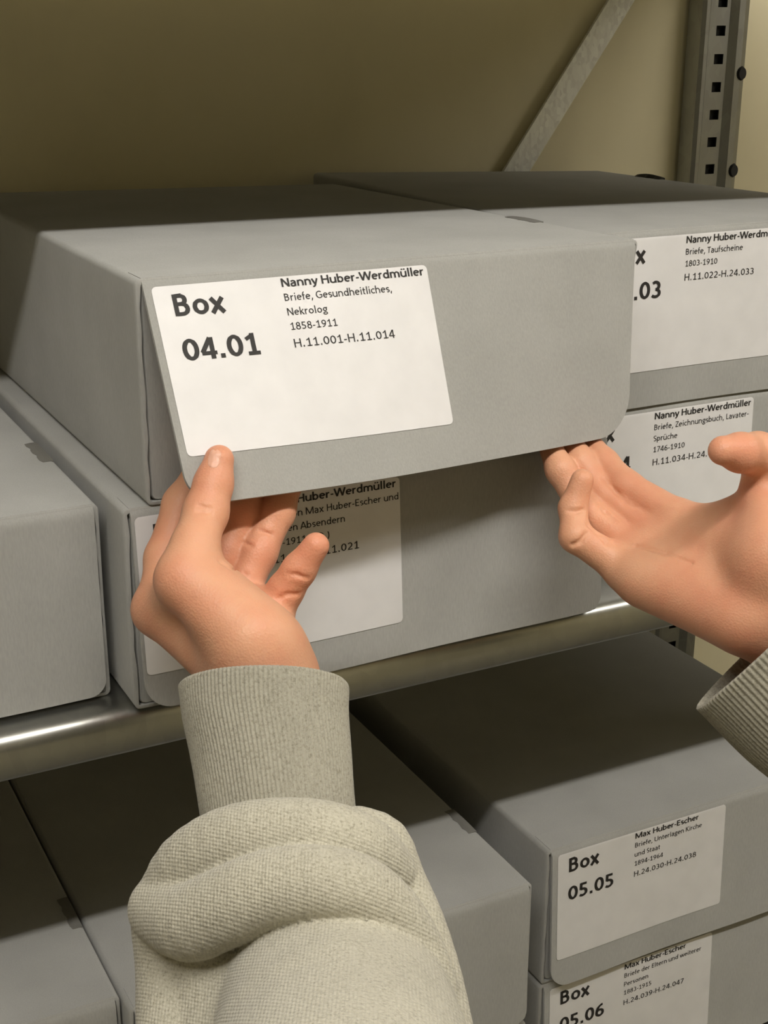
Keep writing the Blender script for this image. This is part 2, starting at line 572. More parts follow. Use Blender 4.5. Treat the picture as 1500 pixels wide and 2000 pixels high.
XS_NAME = .0784 / text_w('Nanny Huber-Werdmüller')
XS_SMALL = .0589 / text_w('Briefe, Gesundheitliches,')
XS_CODE = .0557 / text_w('H.11.001-H.11.014')

# ------------------------------------------------------------------ archive boxes
TH = 0.0020
def rrect(W, H, r, n=5, inset=0.0):
    pts = []
    for cx, cz, a0 in ((W - r, r, -90), (W - r, H - r, 0), (r, H - r, 90), (r, r, 180)):
        for k in range(n + 1):
            a = math.radians(a0 + 90 * k / n)
            pts.append((cx + (r - inset) * math.cos(a), cz + (r - inset) * math.sin(a)))
    return pts

def archive_box(loc, W, D, H, label, tilt=(3, 3, 3), flap_len=.104, text=None, sticker=True, sag=(0, 0), rot=0.0,
                tab=None, taper=0.0, group='grey archive boxes on the shelves', bow=0.0, label_at=.0072, rR=.009, shrink=0.0, pinch=0.0, pw=1.0, tab_mat=None):
    t = empty('archive_box', loc, label, 'box', group)
    t.rotation_euler = (0, 0, math.radians(rot))
    rng = random.Random(zlib.crc32(label.encode()))
    ph = [rng.uniform(0, 6.28) for _ in range(6)]

    def warp(x, y, z):
        k = max(0.0, z / H)
        zz = z + k * (sag[0] * (y / D) + sag[1] * max(0, y / D) ** pw * (x / W) + bow * math.sin(math.pi * min(1, max(0, x / W))) * math.sin(math.pi * min(1, max(0, y / D))))
        xx = x + .0006 * math.sin(y * 40 + ph[0]) * (1 - abs(2 * k - 1)) - pinch * (1 - k) * (x / W)
        return (xx, y, zz)

    # carton: rounded rectangular sleeve, closed at the back
    outer = rrect(W, H, .0032)
    inner = rrect(W, H, .0032, inset=TH)
    n = len(outer)
    # denser top: insert points along the long sides
    def dens(pts):
        out = []
        for i in range(len(pts)):
            a, b = pts[i], pts[(i + 1) % len(pts)]
            out.append(a)
            L = math.hypot(b[0] - a[0], b[1] - a[1])
            if L > .05:
                for k in range(1, 10):
                    out.append((a[0] + (b[0] - a[0]) * k / 10, a[1] + (b[1] - a[1]) * k / 10))
        return out
    outer, inner = dens(outer), dens(inner)
    n = len(outer)
    ys = [0.0, .0006, .004] + [D * k / 12 for k in range(1, 12)] + [D - .003, D]
    vs, fs = [], []
    for j, y in enumerate(ys):
        q = .0006 if j in (0, len(ys) - 1) else 0.0
        for (x, z) in outer:
            vs.append(warp(x + (W / 2 - x) * q / W * 2, y, z + (H / 2 - z) * q / H * 2))
    for j in range(len(ys) - 1):
        for i in range(n):
            i2 = (i + 1) % n
            fs.append((j * n + i, j * n + i2, (j + 1) * n + i2, (j + 1) * n + i))
    fs.append(tuple((len(ys) - 1) * n + i for i in range(n)))
    b0 = len(vs)
    for y in (.0, .05):
        for k, (x, z) in enumerate(inner):
            j = .0004 * math.sin(z * 260 + ph[1]) + .0003 * math.sin(z * 700 + ph[2])
            vs.append(warp(x + (j if y == 0 else 0), y, z))
    for i in range(n):
        i2 = (i + 1) % n
        fs.append((i2, i, b0 + i, b0 + i2))
        fs.append((b0 + i, b0 + n + i, b0 + n + i2, b0 + i2)[::-1])
    sharp(link('carton', mesh('carton', vs, fs), M_CARD, t), 50)

    # front panel, set into the sleeve with an open slit round it
    g = TH + .0013
    fp = rrect(W - 2 * g, H - 2 * g + .0012, .003)
    vs, fs = [], []
    m = len(fp)
    for y, ins in ((.0012, .0006), (.0024, 0), (.03, 0)):
        for (x, z) in fp:
            cx, cz = (W - 2 * g) / 2, (H - 2 * g) / 2
            wob = .0004 * math.sin(z * 180 + ph[3])
            vs.append(warp(g + x + (ins if x < cx else -ins) + wob, y, g - .0012 + z + (ins if z < cz else -ins)))
    for j in range(2):
        for i in range(m):
            i2 = (i + 1) % m
            fs.append((j * m + i, j * m + i2, (j + 1) * m + i2, (j + 1) * m + i))
    fs.append(tuple(range(m))[::-1])
    sharp(link('front_panel', mesh('front_panel', vs, fs), M_CARD, t), 50)

    # lid flap: top sheet bending over the front edge
    RB = .0058
    X0, X1 = .0030, W - .0030
    def theta(x):
        q = min(1, max(0, x / W))
        a, b, c = tilt                           # left, middle, right
        return math.radians(a * (1 - q) * (1 - 2 * q) + 4 * b * q * (1 - q) + c * q * (2 * q - 1))
    def prof(x, s, off):
        """s: distance down the outer face from the front edge; s < 0 runs back over the top"""
        th = theta(x)
        ztop = warp(x, 0, H)[2] + .0003
        c = (RB - .0022, ztop - RB)              # bend centre (y, z)
        arc = (math.pi / 2 - th)
        s2 = s + .004
        if s2 < 0:
            y, z, ny, nz = c[0] - s2, ztop, 0, 1
        elif s2 < arc * RB:
            a = s2 / RB
            ny, nz = -math.sin(a), math.cos(a)
            y, z = c[0] + RB * ny, c[1] + RB * nz
        else:
            a = arc
            ny, nz = -math.sin(a), math.cos(a)
            L = s2 - arc * RB
            y = c[0] + RB * ny + L * (-math.cos(a))
            z = c[1] + RB * nz + L * (-math.sin(a))
        y += .0006 * math.sin(x * 37 + ph[4]) * max(0, s) / .1
        return Vector((x, y + ny * off, z + nz * off))
    t['_fl'] = 0
    rL, L = .015, flap_len
    rows = [-.020, -.010, -.004, -.003, -.002, -.001, 0, .001, .002, .003, .0045, .007] + [L * k / 10 for k in range(1, 9)]
    rows += [L - rL * math.cos(a * math.pi / 2 / 8) if False else L - rL * (1 - math.sin(a * math.pi / 2 / 8)) for a in range(0, 9)]
    rows += [L - rR * (1 - math.sin(a * math.pi / 2 / 8)) for a in range(0, 9)]
    rows = sorted(set(round(r, 4) for r in rows))
    NX = 36
    vs, fs = [], []
    def xr(s):
        a, b = X0, X1 - taper * max(0, s) / L
        if s > L - rL:
            a += rL - math.sqrt(max(0, rL * rL - (s - L + rL) ** 2))
        if s > L - rR:
            b -= rR - math.sqrt(max(0, rR * rR - (s - L + rR) ** 2))
        return a, b
    for side, off in ((0, 0), (1, -TH)):
        for s in rows:
            a, b = xr(s)
            for i in range(NX + 1):
                x = a + (b - a) * i / NX
                p = prof(x, s * (1 - shrink * (x / W) ** 2) if s > 0 else s, off)
                if s < 0:
                    p.z = warp(x, -s, H)[2] + .0003 + off
                vs.append(p)
    R_ = len(rows)
    N1 = NX + 1
    half = R_ * N1
    for j in range(R_ - 1):
        for i in range(NX):
            q = (j * N1 + i, j * N1 + i + 1, (j + 1) * N1 + i + 1, (j + 1) * N1 + i)
            fs.append(q[::-1])
            fs.append(tuple(half + k for k in q))
    bnd = [(j * N1, (j + 1) * N1) for j in range(R_ - 1)] + [((R_ - 1) * N1 + i, (R_ - 1) * N1 + i + 1) for i in range(NX)] \
        + [((j + 1) * N1 + NX, j * N1 + NX) for j in reversed(range(R_ - 1))] + [(i + 1, i) for i in range(NX)]
    for a, b in bnd:
        fs.append((a, half + a, half + b, b)[::-1])
    flap = sharp(link('lid_flap', mesh('lid_flap', vs, fs), M_CARD, t), 50)

    # closing tab cut into the right top edge
    if tab:
        y0, y1, lift = tab
        vs, fs = [], []
        N = 8
        for k in range(N + 1):
            y = y0 + (y1 - y0) * k / N
            jag = .0007 * math.sin(k * 2.1 + ph[5])
            e = lift * (.35 + .65 * math.sin(math.pi * (k + .6) / (N + 1.2)))
            for (x, z) in ((W - .0075 + jag, H + .0002), (W - .0045 + jag * .5, H + e), (W - .001, H + e * .8), (W - .0005, H - .004), (W - .006, H - .003)):
                vs.append(warp(x, y, z))
        for k in range(N):
            for i in range(5):
                i2 = (i + 1) % 5
                fs.append((k * 5 + i, k * 5 + i2, (k + 1) * 5 + i2, (k + 1) * 5 + i))
        fs.append((4, 3, 2, 1, 0))
        fs.append(tuple(N * 5 + i for i in range(5)))
        link('closing_tab', mesh('closing_tab', vs, fs), tab_mat or M_DARK, t, False)

    # paper sticker on the flap, its print on top
    if sticker:
        LW, LH, r = .1445, .0815, .0025
        lx, ls = label_at, .0035
        rows = [0, r * .1, r * .3, r * .6, r] + [LH * k / 10 for k in range(1, 10)] + [LH - r, LH - r * .6, LH - r * .3, LH - r * .1, LH]
        vs, fs = [], []
        NX2 = 30
        for off in (.00035, .00005):
            for s in rows:
                e = 0
                q = min(s, LH - s)
                if q < r:
                    e = r - math.sqrt(max(0, r * r - (r - q) ** 2))
                for i in range(NX2 + 1):
                    vs.append(prof(lx + e + (LW - 2 * e) * i / NX2, ls + s, off))
        N1 = NX2 + 1
        half = len(rows) * N1
        for j in range(len(rows) - 1):
            for i in range(NX2):
                q = (j * N1 + i, j * N1 + i + 1, (j + 1) * N1 + i + 1, (j + 1) * N1 + i)
                fs.append(q[::-1])
        for i in range(len(rows) - 1):
            fs.append((i * N1, (i + 1) * N1, half + (i + 1) * N1, half + i * N1)[::-1])
            fs.append((i * N1 + NX2, (i + 1) * N1 + NX2, half + (i + 1) * N1 + NX2, half + i * N1 + NX2))
        st = sharp(link('label', mesh('label', vs, fs), M_LABEL, t), 30)
        st['label'] = 'white paper label'
        if text:
            vs, fs = [], []
            def line(s, x, base, cap, xs, bold):
                tv, tf = stroke_text(s, .092 if bold else .066)
                k = len(vs)
                for (a, b) in tv:
                    vs.append(prof(lx + x + a * xs, ls + base - b * cap, .00055))
                fs.extend(tuple(k + i for i in f) for f in tf)
            for big, base, wd in (('Box', .0150, .0103), (text[0], .0368, .0106)):
                tv, tf = stroke_text(big)
                k = len(vs)
                vs.extend(prof(lx + .0082 + a * wd * 1.02, ls + base - b * .0106, .00055) for a, b in tv)
                fs.extend(tuple(k + i for i in f) for f in tf)
            line(text[1], .0640, .0052, .0042, XS_NAME, True)
            small = text[2:-1]
            bl = [.0122, .0194, .0266] if len(small) == 3 else [.0122, .0194]
            for q, b in zip(small, bl):
                line(q, .0640, b, .0037, XS_SMALL, False)
            line(text[-1], .0640, bl[-1] + .0086, .0042, XS_CODE, False)
            link('lettering', mesh('lettering', vs, fs), M_INK, st, False)
    del t['_fl']
    return t

W0, D0 = .285, .385
G4 = 'grey archive boxes on the middle shelf'
G5 = 'grey archive boxes on the lower shelf'
NAME = 'Nanny Huber-Werdmüller'
archive_box((0, 0, 0), W0, D0, .110, 'grey cardboard archive box 04.01 with its front flap lifted by two hands', (31, 23, 10), .1075,
            ('04.01', NAME, 'Briefe, Gesundheitliches,', 'Nekrolog', '1858-1911', 'H.11.001-H.11.014'),
            sag=(-.001, -.0065), tab=(.092, .126, .0012), taper=.013, group=G4, label_at=.0065, rR=.022, shrink=.045, pinch=.013)
archive_box((-.0118, .001, SHELF_Z + .0003), W0, D0, .1074, 'grey cardboard archive box directly under box 04.01', (5, 4, 2), .104,
            ('04.02', NAME, 'Briefe von Max Huber-Escher und', 'weiteren Absendern', '1879-1911(o.D.)', 'H.11.015-H.11.021'), group=G4, label_at=.0045)
archive_box((.2925, .058, -.0035), W0, D0, .108, 'grey cardboard archive box 04.03 beside the lifted flap, stacked on top', (2, 2, 2), .1075,
            ('04.03', NAME, 'Briefe, Taufscheine', '1803-1910', 'H.11.022-H.24.033'), sag=(.001, -.0105), pw=.55, tab=(.288, .322, .0035), tab_mat=M_BOLT, group=G4)
archive_box((.2755, .055, SHELF_Z + .0003), W0, D0, .1040, 'grey cardboard archive box behind the open palm, under box 04.03', (2, 2, 2), .101,
            ('04.04', NAME, 'Briefe, Zeichnungsbuch, Lavater-', 'Sprüche', '1746-1910', 'H.11.034-H.24.041'), group=G4)
archive_box((-.0175 - W0, .024, SHELF_Z + .0003), W0, D0, .1045, 'grey archive box with torn lid edge at the left end of the middle shelf', (1.5, 1.5, 1), .1015,
            tab=(.080, .118, .0012), group=G4)
LZ = -.52
archive_box((.2775, .046, LZ + .109), W0, D0, .108, 'grey archive box 05.05 on the lower shelf at the right', (3, 2.5, 2), .107,
            ('05.05', 'Max Huber-Escher', 'Briefe, Unterlagen Kirche', 'und Staat', '1894-1964', 'H.24.030-H.24.038'), group=G5)
archive_box((.2765, .046, LZ + .0003), W0, D0, .1082, 'grey archive box 05.06 underneath box 05.05', (3, 3, 3), .104,
            ('05.06', 'Max Huber-Escher', 'Briefe der Eltern und weiterer', 'Personen', '1883-1915', 'H.24.039-H.24.047'), group=G5)
archive_box((-.0205, .021, LZ + .109), .2695, D0, .108, 'grey archive box on the lower shelf behind the sweatshirt sleeve', (1.5, 1.5, 1.5), .104,
            tab=(.068, .10, .001), group=G5)
archive_box((-.0205, .021, LZ + .0003), .2695, D0, .1082, 'grey archive box under the one behind the sleeve', (1.5, 1.5, 1.5), .104, sticker=False, group=G5)
archive_box((-.0222 - W0, .033, LZ + .111), W0, D0, .108, 'grey archive box in the bottom left corner of the picture', (1.5, 1.5, 1.5), .104,
            tab=(.072, .106, .0012), group=G5)
archive_box((-.0222 - W0, .033, LZ + .0003), W0, D0, .1102, 'grey archive box under the bottom left corner box', (1.5, 1.5, 1.5), .104, sticker=False, group=G5)

# ------------------------------------------------------------------ hands (implicit surface, meshed with surface nets)
def capsule(P, a, b, ra, rb):
    ab = b - a
    L = float(ab @ ab)
    h = np.clip(((P - a) @ ab) / max(L, 1e-12), 0, 1)
    d = P - a - h[:, None] * ab
    return np.sqrt((d * d).sum(1)) - (ra + h * (rb - ra))

def smin(a, b, k):
    h = np.maximum(k - np.abs(a - b), 0) / k
    return np.minimum(a, b) - h * h * k * .25

def smax(a, b, k):
    return -smin(-a, -b, k)

class Hand:
    def __init__(self):
        self.palm = []        # (a, b, ra, rb, k)
        self.fingers = []     # (list of points, list of radii, k_palm)
        self.cuts = []        # (a, b, r)
        self.kj = .004        # blend between the segments of one finger or roll
    def field(self, P, cuts=True):
        d = None
        for a, b, ra, rb, k in self.palm:
            c = capsule(P, a, b, ra, rb)
            d = c if d is None else smin(d, c, k)
        out = d
        for pts, rad, k in self.fingers:
            f = None
            for i in range(len(pts) - 1):
                c = capsule(P, pts[i], pts[i + 1], rad[i], rad[i + 1])
                f = c if f is None else smin(f, c, self.kj)
            out = smin(out, smin(d, f, k), .0012)
        if cuts:
            for a, b, r in self.cuts:
                out = smax(out, -capsule(P, a, b, r, r), .0016)
        return out
    def hit(self, u, v, d0=.45, d1=.9):
        ds = np.arange(d0, d1, .0008)
        P = np.array([U(u, v, d) for d in ds])
        f = self.field(P, False)
        i = np.argmax(f < 0)
        return U(u, v, ds[i]) if f[i] < 0 else None
    def crease(self, pix, r=.0011, sink=.0):
        pts = [self.hit(*p) for p in pix]
        pts = [p + RW[2] * sink for p in pts if p is not None]
        for a, b in zip(pts, pts[1:]):
            self.cuts.append((a, b, r))
    def bounds(self):
        A = [p for a, b, ra, rb, k in self.palm for p in ((a, ra), (b, rb))] + [(p, r) for pts, rad, k in self.fingers for p, r in zip(pts, rad)]
        lo = np.min([p - r for p, r in A], 0) - .006
        hi = np.max([p + r for p, r in A], 0) + .006
        return lo, hi
    def build(self, h=.00095):
        lo, hi = self.bounds()
        B = 5
        n = (np.ceil((hi - lo) / (h * B)).astype(int)) * B + 1
        nc = (n - 1) // B + 1
        cg = np.stack(np.meshgrid(*[lo[i] + np.arange(nc[i]) * h * B for i in range(3)], indexing='ij'), -1).reshape(-1, 3)
        cf = self.field(cg, False).reshape(nc)
        act = np.abs(cf) < h * B * 2.2
        # dilate to cells
        cell = np.zeros(nc - 1, bool)
        for dx in (0, 1):
            for dy in (0, 1):
                for dz in (0, 1):
                    cell |= act[dx:nc[0] - 1 + dx, dy:nc[1] - 1 + dy, dz:nc[2] - 1 + dz]
        fine = np.repeat(np.repeat(np.repeat(cf, B, 0), B, 1), B, 2)[:n[0], :n[1], :n[2]].copy()
        mask = np.zeros(n, bool)
        cm = np.repeat(np.repeat(np.repeat(cell, B, 0), B, 1), B, 2)
        mask[:-1, :-1, :-1] |= cm
        mask[1:, 1:, 1:] |= cm
        mask[1:, :-1, :-1] |= cm
        mask[:-1, 1:, :-1] |= cm
        mask[:-1, :-1, 1:] |= cm
        mask[1:, 1:, :-1] |= cm
        mask[1:, :-1, 1:] |= cm
        mask[:-1, 1:, 1:] |= cm
        idx = np.argwhere(mask)
        for s in range(0, len(idx), 400000):
            q = idx[s:s + 400000]
            fine[q[:, 0], q[:, 1], q[:, 2]] = self.field(lo + q * h)
        return surface_nets(fine, lo, h)

def surface_nets(f, lo, h):
    neg = f < 0
    nx, ny, nz = f.shape
    cnt = np.zeros((nx - 1, ny - 1, nz - 1), np.int8)
    for dx in (0, 1):
        for dy in (0, 1):
            for dz in (0, 1):
                cnt += neg[dx:nx - 1 + dx, dy:ny - 1 + dy, dz:nz - 1 + dz]
    act = (cnt > 0) & (cnt < 8)
    cells = np.argwhere(act)
    ids = -np.ones(act.shape, np.int64)
    ids[act] = np.arange(len(cells))
    acc = np.zeros((len(cells), 3))
    num = np.zeros(len(cells))
    cor = [(a, b, c) for a in (0, 1) for b in (0, 1) for c in (0, 1)]
    for a in cor:
        for ax in range(3):
            if a[ax] == 0:
                b = list(a)
                b[ax] = 1
                fa = f[cells[:, 0] + a[0], cells[:, 1] + a[1], cells[:, 2] + a[2]]
                fb = f[cells[:, 0] + b[0], cells[:, 1] + b[1], cells[:, 2] + b[2]]
                cr = (fa < 0) != (fb < 0)
                t = np.where(cr, fa / np.where(cr, fa - fb, 1), 0)
                p = np.array(a, float)[None].repeat(len(cells), 0)
                p[:, ax] = t
                acc[cr] += p[cr]
                num[cr] += 1
    V = lo + (cells + acc / num[:, None]) * h
    faces = []
    for ax in range(3):
        o1, o2 = (ax + 1) % 3, (ax + 2) % 3
        sl0 = [slice(None)] * 3
        sl1 = [slice(None)] * 3
        sl0[ax] = slice(0, -1)
        sl1[ax] = slice(1, None)
        a, b = neg[tuple(sl0)], neg[tuple(sl1)]
        e = np.argwhere(a != b)
        ok = (e[:, o1] > 0) & (e[:, o2] > 0) & (e[:, o1] < f.shape[o1] - 1) & (e[:, o2] < f.shape[o2] - 1)
        e = e[ok]
        fl = a[e[:, 0], e[:, 1], e[:, 2]]
        q = []
        for d1, d2 in ((-1, -1), (0, -1), (0, 0), (-1, 0)):
            c = e.copy()
            c[:, o1] += d1
            c[:, o2] += d2
            q.append(ids[c[:, 0], c[:, 1], c[:, 2]])
        q = np.stack(q, 1)
        q[~fl] = q[~fl][:, ::-1]
        faces.append(q)
    return V, np.concatenate(faces)

def hand_object(hand, parent, label, flush, name='hand', material=None, h=.00095):
    V, Q = hand.build(h)
    base = np.array(parent.location)
    me = bpy.data.meshes.new(name)
    me.vertices.add(len(V))
    me.vertices.foreach_set('co', (V - base).astype(np.float32).ravel())
    me.loops.add(len(Q) * 4)
    me.loops.foreach_set('vertex_index', Q.astype(np.int32).ravel())
    me.polygons.add(len(Q))
    me.polygons.foreach_set('loop_start', np.arange(0, len(Q) * 4, 4, dtype=np.int32))
    me.polygons.foreach_set('loop_total', np.full(len(Q), 4, np.int32))
    me.update(calc_edges=True)
    me.validate()
    at = me.attributes.new('flush', 'FLOAT', 'POINT')
    val = np.zeros(len(V), np.float32)
    for p, r, s in flush:
        d = np.linalg.norm(V - p, axis=1)
        val = np.maximum(val, s * np.exp(-(d / r) ** 2))
    at.data.foreach_set('value', val)
    o = link(name, me, material or M_SKIN, parent)
    sm = o.modifiers.new('soften', 'SMOOTH')
    sm.factor = .5
    sm.iterations = 2
    if label:
        o['label'] = label
    return o

def pts(*a):
    return [U(*p) for p in a]

person = empty('person', tuple(U(700, 2300, .45)), 'person in a heather grey sweatshirt reaching in with both hands to lift the flap', 'person')

# --- hand at the left end of the flap: thumb in front of the flap, fingers behind it
LH = Hand()
wr = U(505, 1330, .604)
wr2 = U(535, 1328, .610)
imc, mmc, rmc, pmc = pts((312, 1190, .640), (378, 1172, .650), (450, 1172, .653), (525, 1192, .646))
tcm, tmp_, tip_, tt = pts((488, 1248, .594), (365, 1132, .604), (402, 1000, .622), (428, 898, .6265))
mm = .001
P = LH.palm
P.append((U(515, 1480, .588), wr, 21 * mm, 18 * mm, .01))
P.append((U(535, 1480, .591), wr2, 21 * mm, 17 * mm, .01))
P.append((wr, imc, 16 * mm, 11.5 * mm, .012))
P.append((wr, mmc, 15 * mm, 11.0 * mm, .012))
P.append((wr2, rmc, 14 * mm, 10.5 * mm, .012))
P.append((wr2, pmc, 13 * mm, 10 * mm, .012))
P.append((tcm, tmp_, 17 * mm, 12.5 * mm, .014))
P.append((U(520, 1262, .602), U(420, 1142, .613), 12 * mm, 9 * mm, .014))
P.append((tmp_, imc, 8 * mm, 8 * mm, .010))
LH.fingers.append(([tmp_, U(380, 1068, .611), tip_, U(417, 945, .6255), tt], [11.8 * mm, 10.2 * mm, 9.8 * mm, 8.4 * mm, 6.8 * mm], .008))
LH.fingers.append((pts((312, 1190, .640), (322, 1090, .654), (355, 985, .664), (398, 915, .668), (430, 860, .670)), [10.5 * mm, 9.2 * mm, 8.8 * mm, 7.8 * mm, 6.5 * mm], .006))
LH.fingers.append((pts((395, 1165, .650), (438, 1085, .657), (472, 1000, .662), (496, 920, .666), (512, 865, .668)), [10 * mm, 8.8 * mm, 8.3 * mm, 7.4 * mm, 6.2 * mm], .004))
LH.fingers.append((pts((462, 1172, .652), (505, 1080, .657), (542, 1000, .663), (566, 930, .668), (578, 880, .670)), [9.5 * mm, 8.4 * mm, 8.0 * mm, 7.2 * mm, 6.1 * mm], .004))
LH.fingers.append((pts((530, 1205, .645), (558, 1152, .640), (584, 1113, .636), (617, 1066, .632)), [9.2 * mm, 8.0 * mm, 7.4 * mm, 6.2 * mm], .005))
for c in ([(545, 1168), (562, 1160), (580, 1160)], [(562, 1122), (580, 1122), (602, 1130)], [(476, 1060), (492, 1066)],
          [(430, 1098), (452, 1112), (480, 1122)], [(505, 1035), (530, 1045)], [(388, 988), (412, 994)], [(386, 999), (410, 1003)]):
    LH.crease(c, .0006)
left = hand_object(LH, person, 'hand with the thumb resting on the front of the flap',
                   [(U(428, 900, .622), .016, .35), (U(612, 1068, .632), .016, .5), (tmp_, .02, .2), (imc, .02, .3), (U(560, 1160, .637), .01, .2), (U(500, 1080, .650), .03, .3)])
# thumb nail
def nail(hand, parent, c, ax_u, ax_v):
    """plate projected onto the thumb: c is the photo position of its middle"""
    vs, fs = [], []
    N = 12
    for j in range(N + 1):
        for i in range(N + 1):
            a, b = 2 * i / N - 1, 2 * j / N - 1
            # squircle map
            x = a * math.sqrt(1 - b * b / 2 * .9)
            y = b * math.sqrt(1 - a * a / 2 * .9)
            u = c[0] + ax_u[0] * x + ax_v[0] * y
            v = c[1] + ax_u[1] * x + ax_v[1] * y
            p = hand.hit(u, v)
            vs.append(p)
    vs = [v if v is not None else vs[0] for v in vs]
    cc = np.mean(vs, 0)
    base = np.array(parent.parent.location)
    out = []
    for k, v in enumerate(vs):
        i, j = k % (N + 1), k // (N + 1)
        rim = 1 if min(i, j, N - i, N - j) == 0 else 0
        out.append(v - RW[2] * (.0006 - rim * .0009) - base)
    for j in range(N):
        for i in range(N):
            q = (j * (N + 1) + i, j * (N + 1) + i + 1, (j + 1) * (N + 1) + i + 1, (j + 1) * (N + 1) + i)
            fs.append(q[::-1])
    o = link('fingernail', mesh('fingernail', out, fs), M_NAIL, parent)
    sm = o.modifiers.new('soften', 'SMOOTH')
    sm.factor = .5
    sm.iterations = 4
nail(LH, left, (419, 896), (14, 2), (-4, 21))

# --- hand at the right end: palm up, fingers under the flap
RH = Hand()
P = RH.palm
wA, wB = U(1538, 1140, .668), U(1490, 1192, .672)
iM, mM, rM, pM = pts((1328, 1012, .716), (1282, 1042, .722), (1244, 1072, .722), (1218, 1108, .716))
P.append((U(1655, 1345, .681), wA, 21 * mm, 17 * mm, .012))
P.append((U(1612, 1385, .682), wB, 20 * mm, 16 * mm, .012))
P.append((wA, iM, 15 * mm, 9.5 * mm, .012))
P.append((wA, mM, 15 * mm, 9.5 * mm, .012))
P.append((wB, rM, 15 * mm, 9.5 * mm, .012))
P.append((wB, pM, 15 * mm, 10 * mm, .012))
P.append((U(1440, 1205, .672), U(1262, 1136, .706), 15 * mm, 12 * mm, .014))      # heel of the palm, little-finger side
tC, tM, tI, tT = pts((1520, 1070, .660), (1496, 968, .676), (1480, 886, .668), (1412, 880, .648))
P.append((tC, tM, 17 * mm, 11 * mm, .014))
P.append((U(1500, 1095, .660), U(1430, 1050, .690), 14 * mm, 9 * mm, .014))
P.append((tM, U(1372, 1022, .706), 5 * mm, 6 * mm, .010))
RH.fingers.append(([tM, U(1494, 925, .676), tI, U(1446, 884, .656), tT], [11 * mm, 9.6 * mm, 10.0 * mm, 9.0 * mm, 7.0 * mm], .007))
RH.fingers.append((pts((1325, 1012, .716), (1224, 950, .738), (1180, 904, .752), (1152, 866, .764)), [9.5 * mm, 8.2 * mm, 7.5 * mm, 6.2 * mm], .004))
RH.fingers.append((pts((1280, 1042, .722), (1180, 966, .742), (1136, 904, .750), (1112, 860, .758)), [9.4 * mm, 8.2 * mm, 7.6 * mm, 6.3 * mm], .004))
RH.fingers.append((pts((1243, 1072, .722), (1138, 990, .738), (1095, 918, .742), (1074, 872, .748)), [9.4 * mm, 8.2 * mm, 7.6 * mm, 6.2 * mm], .004))
RH.fingers.append((pts((1218, 1108, .716), (1124, 1048, .716), (1119, 992, .722), (1137, 938, .720)), [10 * mm, 7.9 * mm, 7.0 * mm, 6.0 * mm], .005))
for c in ([(1112, 998), (1125, 1000), (1138, 996)], [(1118, 1064), (1133, 1058), (1144, 1042)], [(1148, 1025), (1165, 1040), (1184, 1062)],
          [(1163, 977), (1182, 1000), (1200, 1016)], [(1177, 933), (1205, 962), (1222, 982), (1238, 990)],
          [(1200, 1062), (1240, 1066), (1300, 1080), (1350, 1100)]):
    RH.crease(c, .0009)
right = hand_object(RH, person, 'open hand with the palm up and fingers under the flap',
                    [(U(1440, 885, .648), .018, .55), (U(1410, 1180, .66), .03, .25), (U(1240, 975, .72), .014, .3), (U(1130, 950, .716), .012, .25), (U(1470, 1040, .65), .03, .2)])

# ------------------------------------------------------------------ sleeves
def ring_tube(name, stations, nu, nt, m, parent, ribs=0, rib_h=.0, wrinkle=0.0, close=False, inner=None, seed=0):
    """stations: (centre, axis, radius_side, radius_depth, modulation(angle)) -> smooth swept tube with uv"""
    K = len(stations)
    C = np.array([s[0] for s in stations])
    A = np.array([s[1] for s in stations])
    RR = np.array([[s[2], s[3]] for s in stations])
    tt_ = np.linspace(0, K - 1, nt)
    def cr(Y, t):
        i = int(min(K - 2, math.floor(t)))
        f = t - i
        p0, p1, p2, p3 = Y[max(0, i - 1)], Y[i], Y[i + 1], Y[min(K - 1, i + 2)]
        return .5 * ((2 * p1) + (-p0 + p2) * f + (2 * p0 - 5 * p1 + 4 * p2 - p3) * f * f + (-p0 + 3 * p1 - 3 * p2 + p3) * f ** 3)
    vs, uvs = [], []
    rs = np.random.RandomState(seed)
    ph = rs.uniform(0, 6.28, 8)
    for j, t in enumerate(tt_):
        c, a, r = cr(C, t), cr(A, t), cr(RR, t)
        a = a / np.linalg.norm(a)
        s = np.cross(a, RW[2])
        s /= np.linalg.norm(s)                     # sideways
        d = np.cross(s, a)                         # towards / away from the viewer
        i0 = int(min(K - 2, math.floor(t)))
        f = t - i0
        for i in range(nu):
            an = 2 * math.pi * i / nu
            q = 1 + (1 - f) * stations[i0][4](an) + f * stations[i0 + 1][4](an)
            if wrinkle:
                q += wrinkle * (math.sin(3 * an + ph[0] + t * 1.3) + .7 * math.sin(5 * an + ph[1] - t * 2.1) + .5 * math.sin(8 * an + ph[2] + t * 3))
            add = rib_h * math.cos(ribs * an) if ribs else 0
            v = c + s * math.cos(an) * (r[0] * q + add) + d * math.sin(an) * (r[1] * q + add)
            vs.append(v)
            uvs.append((i / nu, t / (K - 1)))
    fs, fuv = [], []
    for j in range(nt - 1):
        for i in range(nu):
            i2 = (i + 1) % nu
            fs.append((j * nu + i, j * nu + i2, (j + 1) * nu + i2, (j + 1) * nu + i))
            fuv.append(((i / nu, j / (nt - 1)), ((i + 1) / nu, j / (nt - 1)), ((i + 1) / nu, (j + 1) / (nt - 1)), (i / nu, (j + 1) / (nt - 1))))
    base = np.array(parent.location) if parent.parent is None else np.array(parent.parent.location)
    me = mesh(name, [v - base for v in vs], fs)
    uvl = me.uv_layers.new(name='uv')
    k = 0
    for q in fuv:
        for c in q:
            uvl.data[k].uv = c
            k += 1
    return link(name, me, m, parent)

Z0 = lambda a: 0.0
def cam_axis(du, dv, dd):
    """direction from image right, image down and depth components"""
    v = RW[0] * du + RW[1] * dv + RW[2] * dd
    return v / np.linalg.norm(v)

